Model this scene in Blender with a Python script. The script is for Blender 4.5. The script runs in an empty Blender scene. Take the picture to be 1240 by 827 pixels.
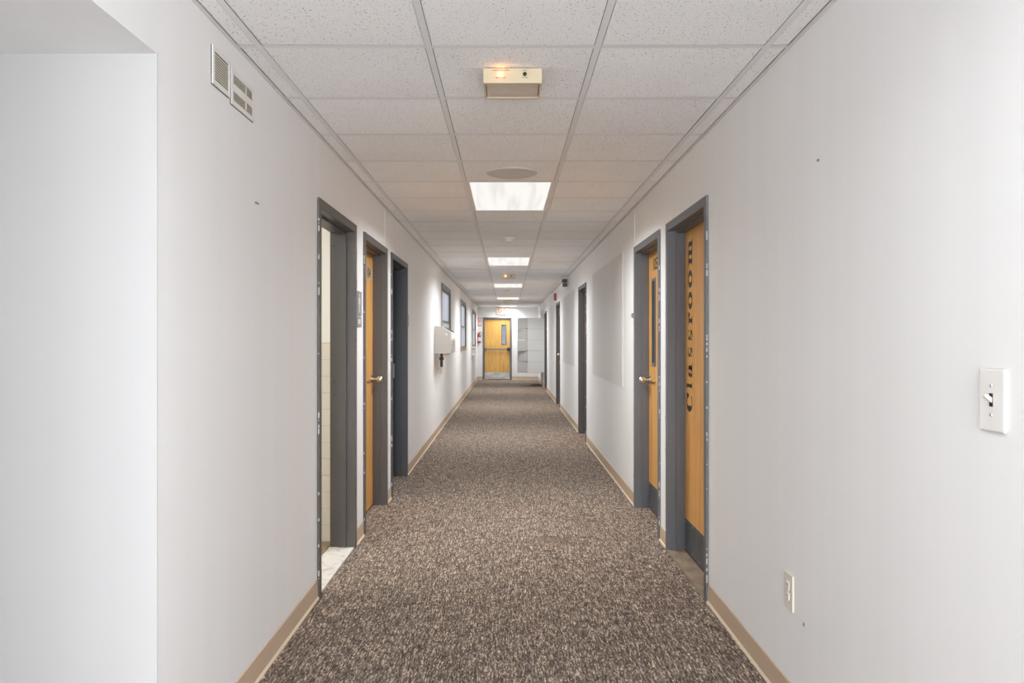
import bpy, bmesh, math, random
from mathutils import Vector, Matrix
random.seed(7)
C = bpy.context.scene.collection

# ------------------------------------------------------------------ camera
cam_data = bpy.data.cameras.new('camera')
cam = bpy.data.objects.new('camera', cam_data)
C.objects.link(cam)
FPX = 954.0
cam_data.sensor_width = 36.0
cam_data.sensor_fit = 'HORIZONTAL'
cam_data.lens = FPX / 1240.0 * 36.0
cam_data.shift_x = (620 - 614) / 1240.0
cam_data.shift_y = -(413.5 - 410.5) / 1240.0
cam_data.clip_start = 0.02
cam.location = (0, 0, 1.34)
cam.rotation_euler = (math.pi / 2, 0, 0)
bpy.context.scene.camera = cam

# ------------------------------------------------------------------ world, exposure
w = bpy.data.worlds.new('world')
bpy.context.scene.world = w
w.use_nodes = True
bg = w.node_tree.nodes['Background']
bg.inputs[0].default_value = (0.70, 0.80, 1.0, 1)
bg.inputs[1].default_value = 1.15
vs = bpy.context.scene.view_settings
vs.view_transform = 'Standard'
vs.look = 'None'
vs.gamma = 1.0
vs.exposure = 0.6
vs.use_curve_mapping = False
cy = bpy.context.scene.cycles
cy.use_denoising = True
cy.max_bounces = 14
cy.diffuse_bounces = 10
cy.glossy_bounces = 4
cy.transparent_max_bounces = 8
cy.sample_clamp_indirect = 6.0
cy.caustics_reflective = False
cy.caustics_refractive = False
PANEL = 29.5          # power of each fluorescent ceiling panel (W), sent mostly downwards by its prismatic lens
PANEL_SPREAD = 153.0
END_FILL = 232.0         # added fill light behind the camera, shaped as window daylight (W)
SIDE_FILL = 32.0           # added fill light at a made-up side window behind the camera (W)

# unseen fill lights added behind the camera to brighten ceiling and walls
ld = bpy.data.lights.new('added_end_fill', 'AREA')
ld.shape = 'RECTANGLE'
ld.size, ld.size_y = 1.9, 2.2
ld.energy = END_FILL
ld.color = (0.92, 0.96, 1.0)
lo = bpy.data.objects.new('added_end_fill', ld)
lo.location = (0.02, -4.9, 1.2)
lo.rotation_euler = (math.radians(90), 0, 0)
C.objects.link(lo)
ld2 = bpy.data.lights.new('added_side_fill', 'AREA')
ld2.shape = 'RECTANGLE'
ld2.size, ld2.size_y = 1.9, 1.8
ld2.energy = SIDE_FILL
ld2.color = (0.92, 0.96, 1.0)
lo2 = bpy.data.objects.new('added_side_fill', ld2)
lo2.location = (1.0245 - 0.03, -0.4, 1.15)
lo2.rotation_euler = (0, math.radians(90), 0)
C.objects.link(lo2)

# ------------------------------------------------------------------ dimensions
XL, XR, YE, YB, H = -0.981, 1.0245, 26.1, -5.0, 2.393
WT = 0.14
MID = (XL + XR) / 2
TILE = 0.6096
def row(n): return TILE * (4.66 + n)

# ------------------------------------------------------------------ materials
def new_mat(name):
    m = bpy.data.materials.new(name)
    m.use_nodes = True
    nt = m.node_tree
    return m, nt, nt.nodes['Principled BSDF']
def N(nt, typ, **kw):
    n = nt.nodes.new(typ)
    for k, v in kw.items(): setattr(n, k, v)
    return n
def mat(name, col, rough=0.5, metal=0.0, var=0.0, vscale=(3, 3, 3), bump=0.0, bscale=80, spec=0.5):
    m, nt, b = new_mat(name)
    b.inputs['Roughness'].default_value = rough
    b.inputs['Metallic'].default_value = metal
    b.inputs['Specular IOR Level'].default_value = spec
    b.inputs['Base Color'].default_value = (*col, 1)
    tc = N(nt, 'ShaderNodeTexCoord')
    if var > 0:
        mp = N(nt, 'ShaderNodeMapping'); mp.inputs['Scale'].default_value = vscale
        nz = N(nt, 'ShaderNodeTexNoise'); nz.inputs['Scale'].default_value = 1.0; nz.inputs['Detail'].default_value = 4
        cr = N(nt, 'ShaderNodeValToRGB')
        cr.color_ramp.elements[0].position = 0.3; cr.color_ramp.elements[1].position = 0.7
        cr.color_ramp.elements[0].color = (*[c * (1 - var) for c in col], 1)
        cr.color_ramp.elements[1].color = (*[min(1, c * (1 + var)) for c in col], 1)
        nt.links.new(tc.outputs['Object'], mp.inputs[0]); nt.links.new(mp.outputs[0], nz.inputs['Vector'])
        nt.links.new(nz.outputs['Fac'], cr.inputs[0]); nt.links.new(cr.outputs[0], b.inputs['Base Color'])
    if bump > 0:
        nz2 = N(nt, 'ShaderNodeTexNoise'); nz2.inputs['Scale'].default_value = bscale; nz2.inputs['Detail'].default_value = 3
        bp = N(nt, 'ShaderNodeBump'); bp.inputs['Strength'].default_value = bump; bp.inputs['Distance'].default_value = 0.002
        nt.links.new(tc.outputs['Object'], nz2.inputs['Vector'])
        nt.links.new(nz2.outputs['Fac'], bp.inputs['Height']); nt.links.new(bp.outputs[0], b.inputs['Normal'])
    return m
def emit_mat(name, col, strength):
    m, nt, b = new_mat(name)
    b.inputs['Base Color'].default_value = (*col, 1)
    b.inputs['Emission Color'].default_value = (*col, 1)
    b.inputs['Emission Strength'].default_value = strength
    return m
def wood_mat(name, c1, c2, rough=0.35):
    m, nt, b = new_mat(name)
    tc = N(nt, 'ShaderNodeTexCoord')
    mp = N(nt, 'ShaderNodeMapping'); mp.inputs['Scale'].default_value = (14, 14, 1.2)
    nz = N(nt, 'ShaderNodeTexNoise'); nz.inputs['Scale'].default_value = 1.6; nz.inputs['Detail'].default_value = 6; nz.inputs['Distortion'].default_value = 0.6
    cr = N(nt, 'ShaderNodeValToRGB')
    cr.color_ramp.elements[0].position = 0.35; cr.color_ramp.elements[0].color = (*c2, 1)
    cr.color_ramp.elements[1].position = 0.65; cr.color_ramp.elements[1].color = (*c1, 1)
    mp2 = N(nt, 'ShaderNodeMapping'); mp2.inputs['Scale'].default_value = (90, 90, 2.5)
    nz2 = N(nt, 'ShaderNodeTexNoise'); nz2.inputs['Scale'].default_value = 1.0; nz2.inputs['Detail'].default_value = 2
    mx = N(nt, 'ShaderNodeMix', data_type='RGBA', blend_type='MULTIPLY'); mx.inputs[0].default_value = 0.25
    L = nt.links.new
    L(tc.outputs['Object'], mp.inputs[0]); L(mp.outputs[0], nz.inputs['Vector']); L(nz.outputs['Fac'], cr.inputs[0])
    L(tc.outputs['Object'], mp2.inputs[0]); L(mp2.outputs[0], nz2.inputs['Vector'])
    L(cr.outputs[0], mx.inputs[6]); L(nz2.outputs['Color'], mx.inputs[7]); L(mx.outputs[2], b.inputs['Base Color'])
    b.inputs['Roughness'].default_value = rough
    return m
def glass_mat(name, tint):
    m = bpy.data.materials.new(name); m.use_nodes = True
    nt = m.node_tree; nt.nodes.clear()
    o = N(nt, 'ShaderNodeOutputMaterial'); t = N(nt, 'ShaderNodeBsdfTransparent'); g = N(nt, 'ShaderNodeBsdfGlossy')
    t.inputs[0].default_value = (*tint, 1); g.inputs['Roughness'].default_value = 0.02
    f = N(nt, 'ShaderNodeFresnel'); f.inputs[0].default_value = 1.30
    x = N(nt, 'ShaderNodeMixShader')
    nt.links.new(f.outputs[0], x.inputs[0]); nt.links.new(t.outputs[0], x.inputs[1]); nt.links.new(g.outputs[0], x.inputs[2])
    nt.links.new(x.outputs[0], o.inputs[0])
    return m
def frost_mat(name, col):
    # obscured window pane: passes daylight diffusely, keeps a soft gloss
    m = bpy.data.materials.new(name); m.use_nodes = True
    nt = m.node_tree; nt.nodes.clear(); L = nt.links.new
    o = N(nt, 'ShaderNodeOutputMaterial'); t = N(nt, 'ShaderNodeBsdfTranslucent'); d = N(nt, 'ShaderNodeBsdfTransparent'); g = N(nt, 'ShaderNodeBsdfGlossy')
    tc = N(nt, 'ShaderNodeTexCoord'); mp = N(nt, 'ShaderNodeMapping'); mp.inputs['Scale'].default_value = (1, 4.5, 0.7)
    nz = N(nt, 'ShaderNodeTexNoise'); nz.inputs['Scale'].default_value = 1.0; nz.inputs['Detail'].default_value = 3
    cr = N(nt, 'ShaderNodeValToRGB'); e = cr.color_ramp.elements
    e[0].position = 0.35; e[0].color = (*[c * 0.82 for c in col], 1); e[1].position = 0.65; e[1].color = (*col, 1)
    L(tc.outputs['Object'], mp.inputs[0]); L(mp.outputs[0], nz.inputs['Vector']); L(nz.outputs['Fac'], cr.inputs[0]); L(cr.outputs[0], t.inputs[0])
    d.inputs[0].default_value = (0.9, 0.94, 1, 1); g.inputs['Roughness'].default_value = 0.25
    x = N(nt, 'ShaderNodeMixShader'); x.inputs[0].default_value = 0.12; x2 = N(nt, 'ShaderNodeMixShader'); x2.inputs[0].default_value = 0.10
    L(t.outputs[0], x.inputs[1]); L(d.outputs[0], x.inputs[2]); L(x.outputs[0], x2.inputs[1]); L(g.outputs[0], x2.inputs[2]); L(x2.outputs[0], o.inputs[0])
    return m
def wall_mat(name, col, rough=0.55):
    # painted vinyl wall covering: faint fine vertical weave and broad unevenness of the paint
    m, nt, b = new_mat(name); L = nt.links.new
    tc = N(nt, 'ShaderNodeTexCoord')
    mp = N(nt, 'ShaderNodeMapping'); mp.inputs['Scale'].default_value = (9, 9, 0.35)
    nz = N(nt, 'ShaderNodeTexNoise'); nz.inputs['Scale'].default_value = 1.0; nz.inputs['Detail'].default_value = 5
    cr = N(nt, 'ShaderNodeValToRGB')
    cr.color_ramp.elements[0].position = 0.3; cr.color_ramp.elements[0].color = (*[c * 0.985 for c in col], 1)
    cr.color_ramp.elements[1].position = 0.7; cr.color_ramp.elements[1].color = (*[min(1, c * 1.01) for c in col], 1)
    L(tc.outputs['Object'], mp.inputs[0]); L(mp.outputs[0], nz.inputs['Vector']); L(nz.outputs['Fac'], cr.inputs[0])
    L(cr.outputs[0], b.inputs['Base Color'])
    mp2 = N(nt, 'ShaderNodeMapping'); mp2.inputs['Scale'].default_value = (260, 260, 14)
    nz2 = N(nt, 'ShaderNodeTexNoise'); nz2.inputs['Scale'].default_value = 1.0; nz2.inputs['Detail'].default_value = 2
    bp = N(nt, 'ShaderNodeBump'); bp.inputs['Strength'].default_value = 0.12; bp.inputs['Distance'].default_value = 0.001
    L(tc.outputs['Object'], mp2.inputs[0]); L(mp2.outputs[0], nz2.inputs['Vector']); L(nz2.outputs['Fac'], bp.inputs['Height'])
    L(bp.outputs[0], b.inputs['Normal'])
    b.inputs['Roughness'].default_value = rough
    return m
def tile_mat():
    # mineral-fibre tile: off-white with dark pin holes and short fissures
    m, nt, b = new_mat('ceiling_tile_fibre'); L = nt.links.new
    g = N(nt, 'ShaderNodeNewGeometry')
    oi = N(nt, 'ShaderNodeObjectInfo')
    nz = N(nt, 'ShaderNodeTexNoise'); nz.inputs['Scale'].default_value = 150; nz.inputs['Detail'].default_value = 2; nz.inputs['Roughness'].default_value = 0.6
    mp = N(nt, 'ShaderNodeMapping'); mp.inputs['Scale'].default_value = (1.0, 0.75, 1)
    L(g.outputs['Position'], mp.inputs[0]); L(mp.outputs[0], nz.inputs['Vector'])
    cr = N(nt, 'ShaderNodeValToRGB'); cr.color_ramp.elements[0].position = 0.31; cr.color_ramp.elements[1].position = 0.385
    cr.color_ramp.elements[0].color = (0.34, 0.31, 0.28, 1); cr.color_ramp.elements[1].color = (1, 1, 1, 1)
    L(nz.outputs['Fac'], cr.inputs[0])
    nb = N(nt, 'ShaderNodeTexNoise'); nb.inputs['Scale'].default_value = 3; nb.inputs['Detail'].default_value = 3
    L(g.outputs['Position'], nb.inputs['Vector'])
    cb = N(nt, 'ShaderNodeValToRGB'); cb.color_ramp.elements[0].position = 0.3; cb.color_ramp.elements[1].position = 0.7
    cb.color_ramp.elements[0].color = (0.885, 0.89, 0.90, 1); cb.color_ramp.elements[1].color = (0.925, 0.93, 0.935, 1)
    L(nb.outputs['Fac'], cb.inputs[0])
    mr = N(nt, 'ShaderNodeMapRange'); mr.inputs['To Min'].default_value = 0.955; mr.inputs['To Max'].default_value = 1.0
    L(oi.outputs['Random'], mr.inputs['Value'])
    mx = N(nt, 'ShaderNodeMix', data_type='RGBA', blend_type='MULTIPLY'); mx.inputs[0].default_value = 1
    L(cb.outputs[0], mx.inputs[6]); L(cr.outputs[0], mx.inputs[7])
    mx2 = N(nt, 'ShaderNodeMix', data_type='RGBA', blend_type='MULTIPLY'); mx2.inputs[0].default_value = 1
    L(mx.outputs[2], mx2.inputs[6]); L(mr.outputs[0], mx2.inputs[7])
    L(mx2.outputs[2], b.inputs['Base Color'])
    bp = N(nt, 'ShaderNodeBump'); bp.inputs['Strength'].default_value = 0.3; bp.inputs['Distance'].default_value = 0.002
    L(cr.outputs[0], bp.inputs['Height']); L(bp.outputs[0], b.inputs['Normal'])
    b.inputs['Roughness'].default_value = 0.9
    return m
def carpet_mat():
    # level-loop carpet: short tan, taupe and dark brown yarn dashes along the corridor
    m, nt, b = new_mat('loop_carpet'); L = nt.links.new
    g = N(nt, 'ShaderNodeNewGeometry')
    sx = N(nt, 'ShaderNodeSeparateXYZ'); L(g.outputs['Position'], sx.inputs[0])
    def M(op, a, bb=None):
        n = N(nt, 'ShaderNodeMath', operation=op)
        for i, v in enumerate((a, bb)):
            if v is None: continue
            if isinstance(v, (int, float)): n.inputs[i].default_value = v
            else: L(v, n.inputs[i])
        return n.outputs[0]
    cxf = M('FLOOR', M('DIVIDE', sx.outputs['X'], 0.0046))
    wn0 = N(nt, 'ShaderNodeTexWhiteNoise', noise_dimensions='1D'); L(cxf, wn0.inputs['W'])
    yy = M('ADD', M('DIVIDE', sx.outputs['Y'], 0.017), M('MULTIPLY', wn0.outputs['Value'], 7.0))
    cyf = M('FLOOR', yy)
    cb = N(nt, 'ShaderNodeCombineXYZ'); L(cxf, cb.inputs[0]); L(cyf, cb.inputs[1])
    wn = N(nt, 'ShaderNodeTexWhiteNoise', noise_dimensions='2D'); L(cb.outputs[0], wn.inputs['Vector'])
    cy2 = M('FLOOR', M('ADD', M('DIVIDE', sx.outputs['Y'], 0.052), M('MULTIPLY', wn0.outputs['Value'], 9.0)))
    cb2 = N(nt, 'ShaderNodeCombineXYZ'); L(M('ADD', cxf, 0.5), cb2.inputs[0]); L(cy2, cb2.inputs[1])
    wn2 = N(nt, 'ShaderNodeTexWhiteNoise', noise_dimensions='2D'); L(cb2.outputs[0], wn2.inputs['Vector'])
    # broad, blocky basket-weave mottling
    mp = N(nt, 'ShaderNodeMapping'); mp.inputs['Scale'].default_value = (9, 22, 1); L(g.outputs['Position'], mp.inputs[0])
    nz = N(nt, 'ShaderNodeTexNoise'); nz.inputs['Scale'].default_value = 1.0; nz.inputs['Detail'].default_value = 3; L(mp.outputs[0], nz.inputs['Vector'])
    v = M('ADD', M('ADD', M('MULTIPLY', wn.outputs['Value'], 0.55), M('MULTIPLY', wn2.outputs['Value'], 0.38)), M('MULTIPLY', M('SUBTRACT', nz.outputs['Fac'], 0.44), 0.30))
    cr = N(nt, 'ShaderNodeValToRGB'); cr.color_ramp.interpolation = 'LINEAR'
    e = cr.color_ramp.elements
    e[0].position = 0.05; e[0].color = (0.058, 0.044, 0.038, 1)
    e[1].position = 0.95; e[1].color = (0.74, 0.59, 0.44, 1)
    for p, c in ((0.30, (0.108, 0.083, 0.070)), (0.50, (0.188, 0.147, 0.121)), (0.70, (0.335, 0.266, 0.211))):
        q = e.new(p); q.color = (*c, 1)
    L(v, cr.inputs[0])
    # two old stains in the middle of the walkway
    out = cr.outputs[0]
    for (x, y, rx, ry, k) in ((0.32, 5.25, 0.10, 0.16, 0.40), (0.555, 5.85, 0.15, 0.22, 0.28)):
        dx = M('DIVIDE', M('SUBTRACT', sx.outputs['X'], x), rx); dy = M('DIVIDE', M('SUBTRACT', sx.outputs['Y'], y), ry)
        r2 = M('ADD', M('MULTIPLY', dx, dx), M('MULTIPLY', dy, dy))
        r2 = M('ADD', r2, M('MULTIPLY', M('SUBTRACT', nz.outputs['Fac'], 0.5), 2.5))
        mr = N(nt, 'ShaderNodeMapRange'); mr.inputs['From Min'].default_value = 0.2; mr.inputs['From Max'].default_value = 1.2
        mr.inputs['To Min'].default_value = k; mr.inputs['To Max'].default_value = 0.0; L(r2, mr.inputs['Value'])
        mx = N(nt, 'ShaderNodeMix', data_type='RGBA', blend_type='MIX'); L(mr.outputs[0], mx.inputs[0])
        L(out, mx.inputs[6]); mx.inputs[7].default_value = (0.09, 0.06, 0.04, 1); out = mx.outputs[2]
    L(out, b.inputs['Base Color'])
    bp = N(nt, 'ShaderNodeBump'); bp.inputs['Strength'].default_value = 0.12; bp.inputs['Distance'].default_value = 0.003
    L(v, bp.inputs['Height']); L(bp.outputs[0], b.inputs['Normal'])
    b.inputs['Roughness'].default_value = 0.95; b.inputs['Specular IOR Level'].default_value = 0.1
    return m
def marble_mat():
    m, nt, b = new_mat('marble'); L = nt.links.new
    g = N(nt, 'ShaderNodeNewGeometry')
    nz = N(nt, 'ShaderNodeTexNoise'); nz.inputs['Scale'].default_value = 4.5; nz.inputs['Detail'].default_value = 7; nz.inputs['Distortion'].default_value = 1.5
    cr = N(nt, 'ShaderNodeValToRGB'); e = cr.color_ramp.elements
    e[0].position = 0.475; e[0].color = (0.74, 0.71, 0.66, 1); e[1].position = 0.50; e[1].color = (0.50, 0.46, 0.41, 1)
    q = e.new(0.53); q.color = (0.76, 0.73, 0.68, 1)
    L(g.outputs['Position'], nz.inputs['Vector']); L(nz.outputs['Fac'], cr.inputs[0]); L(cr.outputs[0], b.inputs['Base Color'])
    b.inputs['Roughness'].default_value = 0.35
    return m

W = (0.85, 0.85, 0.85)
M_WALL = wall_mat('white_wall_paint', W)
M_ALC = wall_mat('darkened_alcove_wall', (0.535, 0.53, 0.525))  # white wall darkened in colour to offset the strong fill light here
M_END = wall_mat('white_end_wall_paint', (0.80, 0.79, 0.78))
M_BOARD = wall_mat('grey_white_board_paint', (0.70, 0.69, 0.675), 0.45)
M_TILE = tile_mat()
M_TEE = mat('ceiling_grid_enamel', (0.76, 0.76, 0.77), 0.5)
M_ANGLE = mat('wall_angle_enamel', (0.68, 0.67, 0.65), 0.5, var=0.06, vscale=(6, 3, 6))
M_SLAB = mat('slab', (0.07, 0.065, 0.06), 0.9)
M_CARPET = carpet_mat()
M_BASE = mat('tan_vinyl_base', (0.56, 0.43, 0.31), 0.5, var=0.05, vscale=(4, 1, 4))
M_TOE = mat('tan_vinyl_toe', (0.70, 0.58, 0.44), 0.5)
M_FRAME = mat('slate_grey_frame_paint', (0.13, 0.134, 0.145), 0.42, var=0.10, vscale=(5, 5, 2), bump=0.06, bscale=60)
M_FRAME_B = mat('brown_grey_frame_paint', (0.088, 0.078, 0.072), 0.42, var=0.12, vscale=(5, 5, 2), bump=0.06, bscale=60)
M_SMEAR = mat('white_paint_smear', (0.46, 0.455, 0.45), 0.6)
M_FRAME_M = mat('charcoal_frame_paint', (0.080, 0.083, 0.090), 0.42, var=0.1, vscale=(5, 5, 2))
M_FRAME_D = mat('dark_slate_frame', (0.050, 0.052, 0.060), 0.42, var=0.1, vscale=(5, 5, 2))  # darker base tone for the frame of the third left doorway
M_WOOD = wood_mat('birch_veneer', (0.83, 0.44, 0.125), (0.66, 0.32, 0.075))
M_WOOD_END = wood_mat('golden_birch_veneer', (0.86, 0.49, 0.125), (0.68, 0.36, 0.08))
M_KICK = mat('dark_kick_plate', (0.070, 0.074, 0.080), 0.4, var=0.35, vscale=(9, 9, 9))
M_STEEL = mat('brushed_steel', (0.72, 0.71, 0.70), 0.28, 1.0, var=0.08, vscale=(2, 2, 60))
M_PBAR = mat('dull_steel', (0.26, 0.25, 0.24), 0.4, 0.8)
M_KSTEEL = mat('scuffed_steel', (0.50, 0.49, 0.47), 0.38, 0.9, var=0.3, vscale=(3, 3, 8))
M_CHROME = mat('worn_chrome', (0.75, 0.71, 0.66), 0.2, 1.0)
M_BRASS = mat('worn_brass', (0.72, 0.50, 0.24), 0.35, 1.0)
M_BLACK = mat('black_lettering', (0.012, 0.011, 0.011), 0.45)
M_DARK = mat('black_plastic', (0.025, 0.024, 0.025), 0.4)
M_IVORY = mat('ivory_plastic', (0.74, 0.69, 0.60), 0.4)
M_WHITE = mat('white_plastic', (0.80, 0.79, 0.77), 0.4)
M_HOLE = mat('dark_opening', (0.03, 0.028, 0.026), 0.8)
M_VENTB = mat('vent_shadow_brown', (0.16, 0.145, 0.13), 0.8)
M_BEIGE = mat('beige_housing', (0.60, 0.51, 0.35), 0.45)
M_LENS = mat('frosted_lens', (0.62, 0.53, 0.44), 0.35, var=0.08, vscale=(12, 12, 12))
M_GREY = mat('grey_sign_plastic', (0.24, 0.245, 0.25), 0.45)
M_LGREY = mat('pale_grey_sign_mark', (0.62, 0.62, 0.62), 0.5)
M_RED = mat('red_enamel', (0.42, 0.03, 0.025), 0.35)
M_GLASS = glass_mat('window_glass', (0.93, 0.96, 0.98))
M_FROST = frost_mat('obscured_glass', (0.92, 0.865, 0.80))
M_WIRE = glass_mat('wired_glass', (0.42, 0.48, 0.52))
M_LOCK = mat('pale_grey_locker_enamel', (0.50, 0.50, 0.485), 0.3, var=0.03, vscale=(2, 2, 2))
M_LOCKD = mat('mid_grey_locker_enamel', (0.37, 0.365, 0.355), 0.45)
M_FOUNT = mat('beige_enamel_cabinet', (0.57, 0.52, 0.47), 0.4)
M_CREAM = mat('cream_wall_paint', (0.80, 0.785, 0.73), 0.5)
M_WTILE = mat('glazed_beige_tile', (0.72, 0.67, 0.59), 0.2, var=0.03)
M_GROUT = mat('grout', (0.50, 0.43, 0.34), 0.8)
M_FTILE = mat('brown_floor_tile', (0.30, 0.215, 0.135), 0.45, var=0.2, vscale=(9, 9, 9))
M_MARBLE = marble_mat()
M_VTH = mat('brown_threshold', (0.27, 0.20, 0.145), 0.5, var=0.4, vscale=(14, 7, 14))
M_SPEAK = mat('grey_speaker_grille', (0.62, 0.60, 0.60), 0.6, bump=0.5, bscale=700)
def diffuser_mat():
    # prismatic lens with the tubes showing through as soft lengthwise bands
    m, nt, b = new_mat('lit_diffuser'); L = nt.links.new
    tc = N(nt, 'ShaderNodeTexCoord'); mp = N(nt, 'ShaderNodeMapping'); mp.inputs['Scale'].default_value = (14, 0.8, 1)
    L(tc.outputs['Object'], mp.inputs[0])
    nz = N(nt, 'ShaderNodeTexNoise'); nz.inputs['Scale'].default_value = 1.0; nz.inputs['Detail'].default_value = 1; L(mp.outputs[0], nz.inputs['Vector'])
    cr = N(nt, 'ShaderNodeValToRGB'); e = cr.color_ramp.elements
    e[0].position = 0.36; e[0].color = (0.85, 0.835, 0.80, 1); e[1].position = 0.54; e[1].color = (1.0, 0.99, 0.955, 1)
    L(nz.outputs['Fac'], cr.inputs[0]); L(cr.outputs[0], b.inputs['Emission Color'])
    b.inputs['Emission Strength'].default_value = 0.59; b.inputs['Base Color'].default_value = (0.12, 0.12, 0.12, 1)
    return m
M_DIFF = diffuser_mat()
M_AMBER = emit_mat('lit_amber_lamp', (1.0, 0.36, 0.07), 32.0)
M_EXIT = emit_mat('lit_exit_face', (1.0, 0.86, 0.76), 0.12)
for _m, _c in ((M_EXIT, (0.42, 0.36, 0.31)),): _m.node_tree.nodes['Principled BSDF'].inputs['Base Color'].default_value = (*_c, 1)
M_EXITR = emit_mat('lit_exit_letters', (0.85, 0.16, 0.10), 0.18)
M_EXITR.node_tree.nodes['Principled BSDF'].inputs['Base Color'].default_value = (0.30, 0.03, 0.02, 1)
M_RESTL = emit_mat('lit_restroom_diffuser', (1.0, 0.98, 0.94), 22.0)
M_OUT = mat('pale_ground', (0.66, 0.70, 0.76), 0.9, var=0.06)
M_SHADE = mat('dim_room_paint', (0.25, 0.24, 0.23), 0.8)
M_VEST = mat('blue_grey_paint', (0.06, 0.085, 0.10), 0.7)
M_SILL = mat('tan_sill', (0.50, 0.36, 0.22), 0.5)
M_WFRAME = mat('grey_window_frame', (0.25, 0.245, 0.235), 0.45, var=0.15, vscale=(4, 4, 4))

# ------------------------------------------------------------------ mesh helpers
def PW(x, y, z): return (x, y, z)
def PL(u, d, z): return (XL - d, u, z)     # left wall: u = along the corridor, d = into the wall
def PR(u, d, z): return (XR + d, u, z)
def PE(u, d, z): return (u, YE + d, z)

class MB:
    def __init__(s, P=PW): s.bm = bmesh.new(); s.P = P
    def bx(s, a0, a1, b0, b1, c0, c1):
        v = [s.bm.verts.new(s.P(a, b, c)) for c in (c0, c1) for b in (b0, b1) for a in (a0, a1)]
        for f in ((0, 1, 3, 2), (4, 6, 7, 5), (0, 4, 5, 1), (2, 3, 7, 6), (0, 2, 6, 4), (1, 5, 7, 3)):
            s.bm.faces.new([v[i] for i in f])
        return s
    def bev(s, a0, a1, b0, b1, c0, c1, r):
        t = bmesh.new()
        v = [t.verts.new((a, b, c)) for c in (c0, c1) for b in (b0, b1) for a in (a0, a1)]
        for f in ((0, 1, 3, 2), (4, 6, 7, 5), (0, 4, 5, 1), (2, 3, 7, 6), (0, 2, 6, 4), (1, 5, 7, 3)):
            t.faces.new([v[i] for i in f])
        bmesh.ops.bevel(t, geom=list(t.edges), offset=r, segments=2, affect='EDGES', profile=0.6)
        s._merge(t); return s
    def _merge(s, t):
        mp = {}
        for q in t.verts: mp[q] = s.bm.verts.new(s.P(*q.co))
        for f in t.faces: s.bm.faces.new([mp[q] for q in f.verts])
        t.free()
    def prism(s, pts, fn, h0, h1):
        """polygon pts (2-D) extruded from h0 to h1; fn(p, q, h) -> local coords"""
        a = [s.bm.verts.new(s.P(*fn(p, q, h0))) for p, q in pts]
        b = [s.bm.verts.new(s.P(*fn(p, q, h1))) for p, q in pts]
        n = len(pts)
        s.bm.faces.new(a); s.bm.faces.new(b[::-1])
        for i in range(n): s.bm.faces.new([a[i], b[i], b[(i + 1) % n], a[(i + 1) % n]])
        return s
    def strip(s, L1, L2, fn, h0, h1):
        """closed band between outlines L1, L2 of equal length (quads), extruded"""
        for i in range(len(L1) - 1):
            s.prism([L1[i], L1[i + 1], L2[i + 1], L2[i]], fn, h0, h1)
        return s
    def lathe(s, prof, M, n=24):
        """profile (r, h) about local z, placed by matrix M"""
        rings = []
        for r, h in prof:
            if r < 1e-6: rings.append([s.bm.verts.new(M @ Vector((0, 0, h)))])
            else: rings.append([s.bm.verts.new(M @ Vector((r * math.cos(2 * math.pi * k / n), r * math.sin(2 * math.pi * k / n), h))) for k in range(n)])
        for A, B in zip(rings, rings[1:]):
            for k in range(n):
                k2 = (k + 1) % n
                if len(A) == 1 and len(B) == 1: continue
                if len(A) == 1: s.bm.faces.new([A[0], B[k], B[k2]])
                elif len(B) == 1: s.bm.faces.new([A[k], B[0], A[k2]])
                else: s.bm.faces.new([A[k], B[k], B[k2], A[k2]])
        return s
    def tube(s, pts, r, n=10):
        pts = [Vector(p) for p in pts]; rings = []
        for i, p in enumerate(pts):
            d = (pts[min(i + 1, len(pts) - 1)] - pts[max(i - 1, 0)]).normalized()
            q = d.to_track_quat('Z', 'Y')
            rings.append([s.bm.verts.new(p + q @ Vector((r * math.cos(2 * math.pi * k / n), r * math.sin(2 * math.pi * k / n), 0))) for k in range(n)])
        for A, B in zip(rings, rings[1:]):
            for k in range(n): s.bm.faces.new([A[k], B[k], B[(k + 1) % n], A[(k + 1) % n]])
        s.bm.faces.new(rings[0][::-1]); s.bm.faces.new(rings[-1])
        return s
    def grid(s, us, zs, d0, d1, hole):
        """wall slab with openings: cells of the us x zs grid, without those for which hole(u, z) is true"""
        us = sorted(set(us)); zs = sorted(set(zs)); nu, nz = len(us) - 1, len(zs) - 1
        solid = [[not hole((us[i] + us[i + 1]) / 2, (zs[j] + zs[j + 1]) / 2) for j in range(nz)] for i in range(nu)]
        cache = {}
        def V(i, j, k):
            if (i, j, k) not in cache: cache[(i, j, k)] = s.bm.verts.new(s.P(us[i], (d0, d1)[k], zs[j]))
            return cache[(i, j, k)]
        S = lambda i, j: 0 <= i < nu and 0 <= j < nz and solid[i][j]
        for i in range(nu):
            for j in range(nz):
                if not solid[i][j]: continue
                for k in (0, 1): s.bm.faces.new([V(i, j, k), V(i + 1, j, k), V(i + 1, j + 1, k), V(i, j + 1, k)])
                if not S(i - 1, j): s.bm.faces.new([V(i, j, 0), V(i, j + 1, 0), V(i, j + 1, 1), V(i, j, 1)])
                if not S(i + 1, j): s.bm.faces.new([V(i + 1, j, 0), V(i + 1, j + 1, 0), V(i + 1, j + 1, 1), V(i + 1, j, 1)])
                if not S(i, j - 1): s.bm.faces.new([V(i, j, 0), V(i + 1, j, 0), V(i + 1, j, 1), V(i, j, 1)])
                if not S(i, j + 1): s.bm.faces.new([V(i, j + 1, 0), V(i + 1, j + 1, 0), V(i + 1, j + 1, 1), V(i, j + 1, 1)])
        return s

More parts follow.
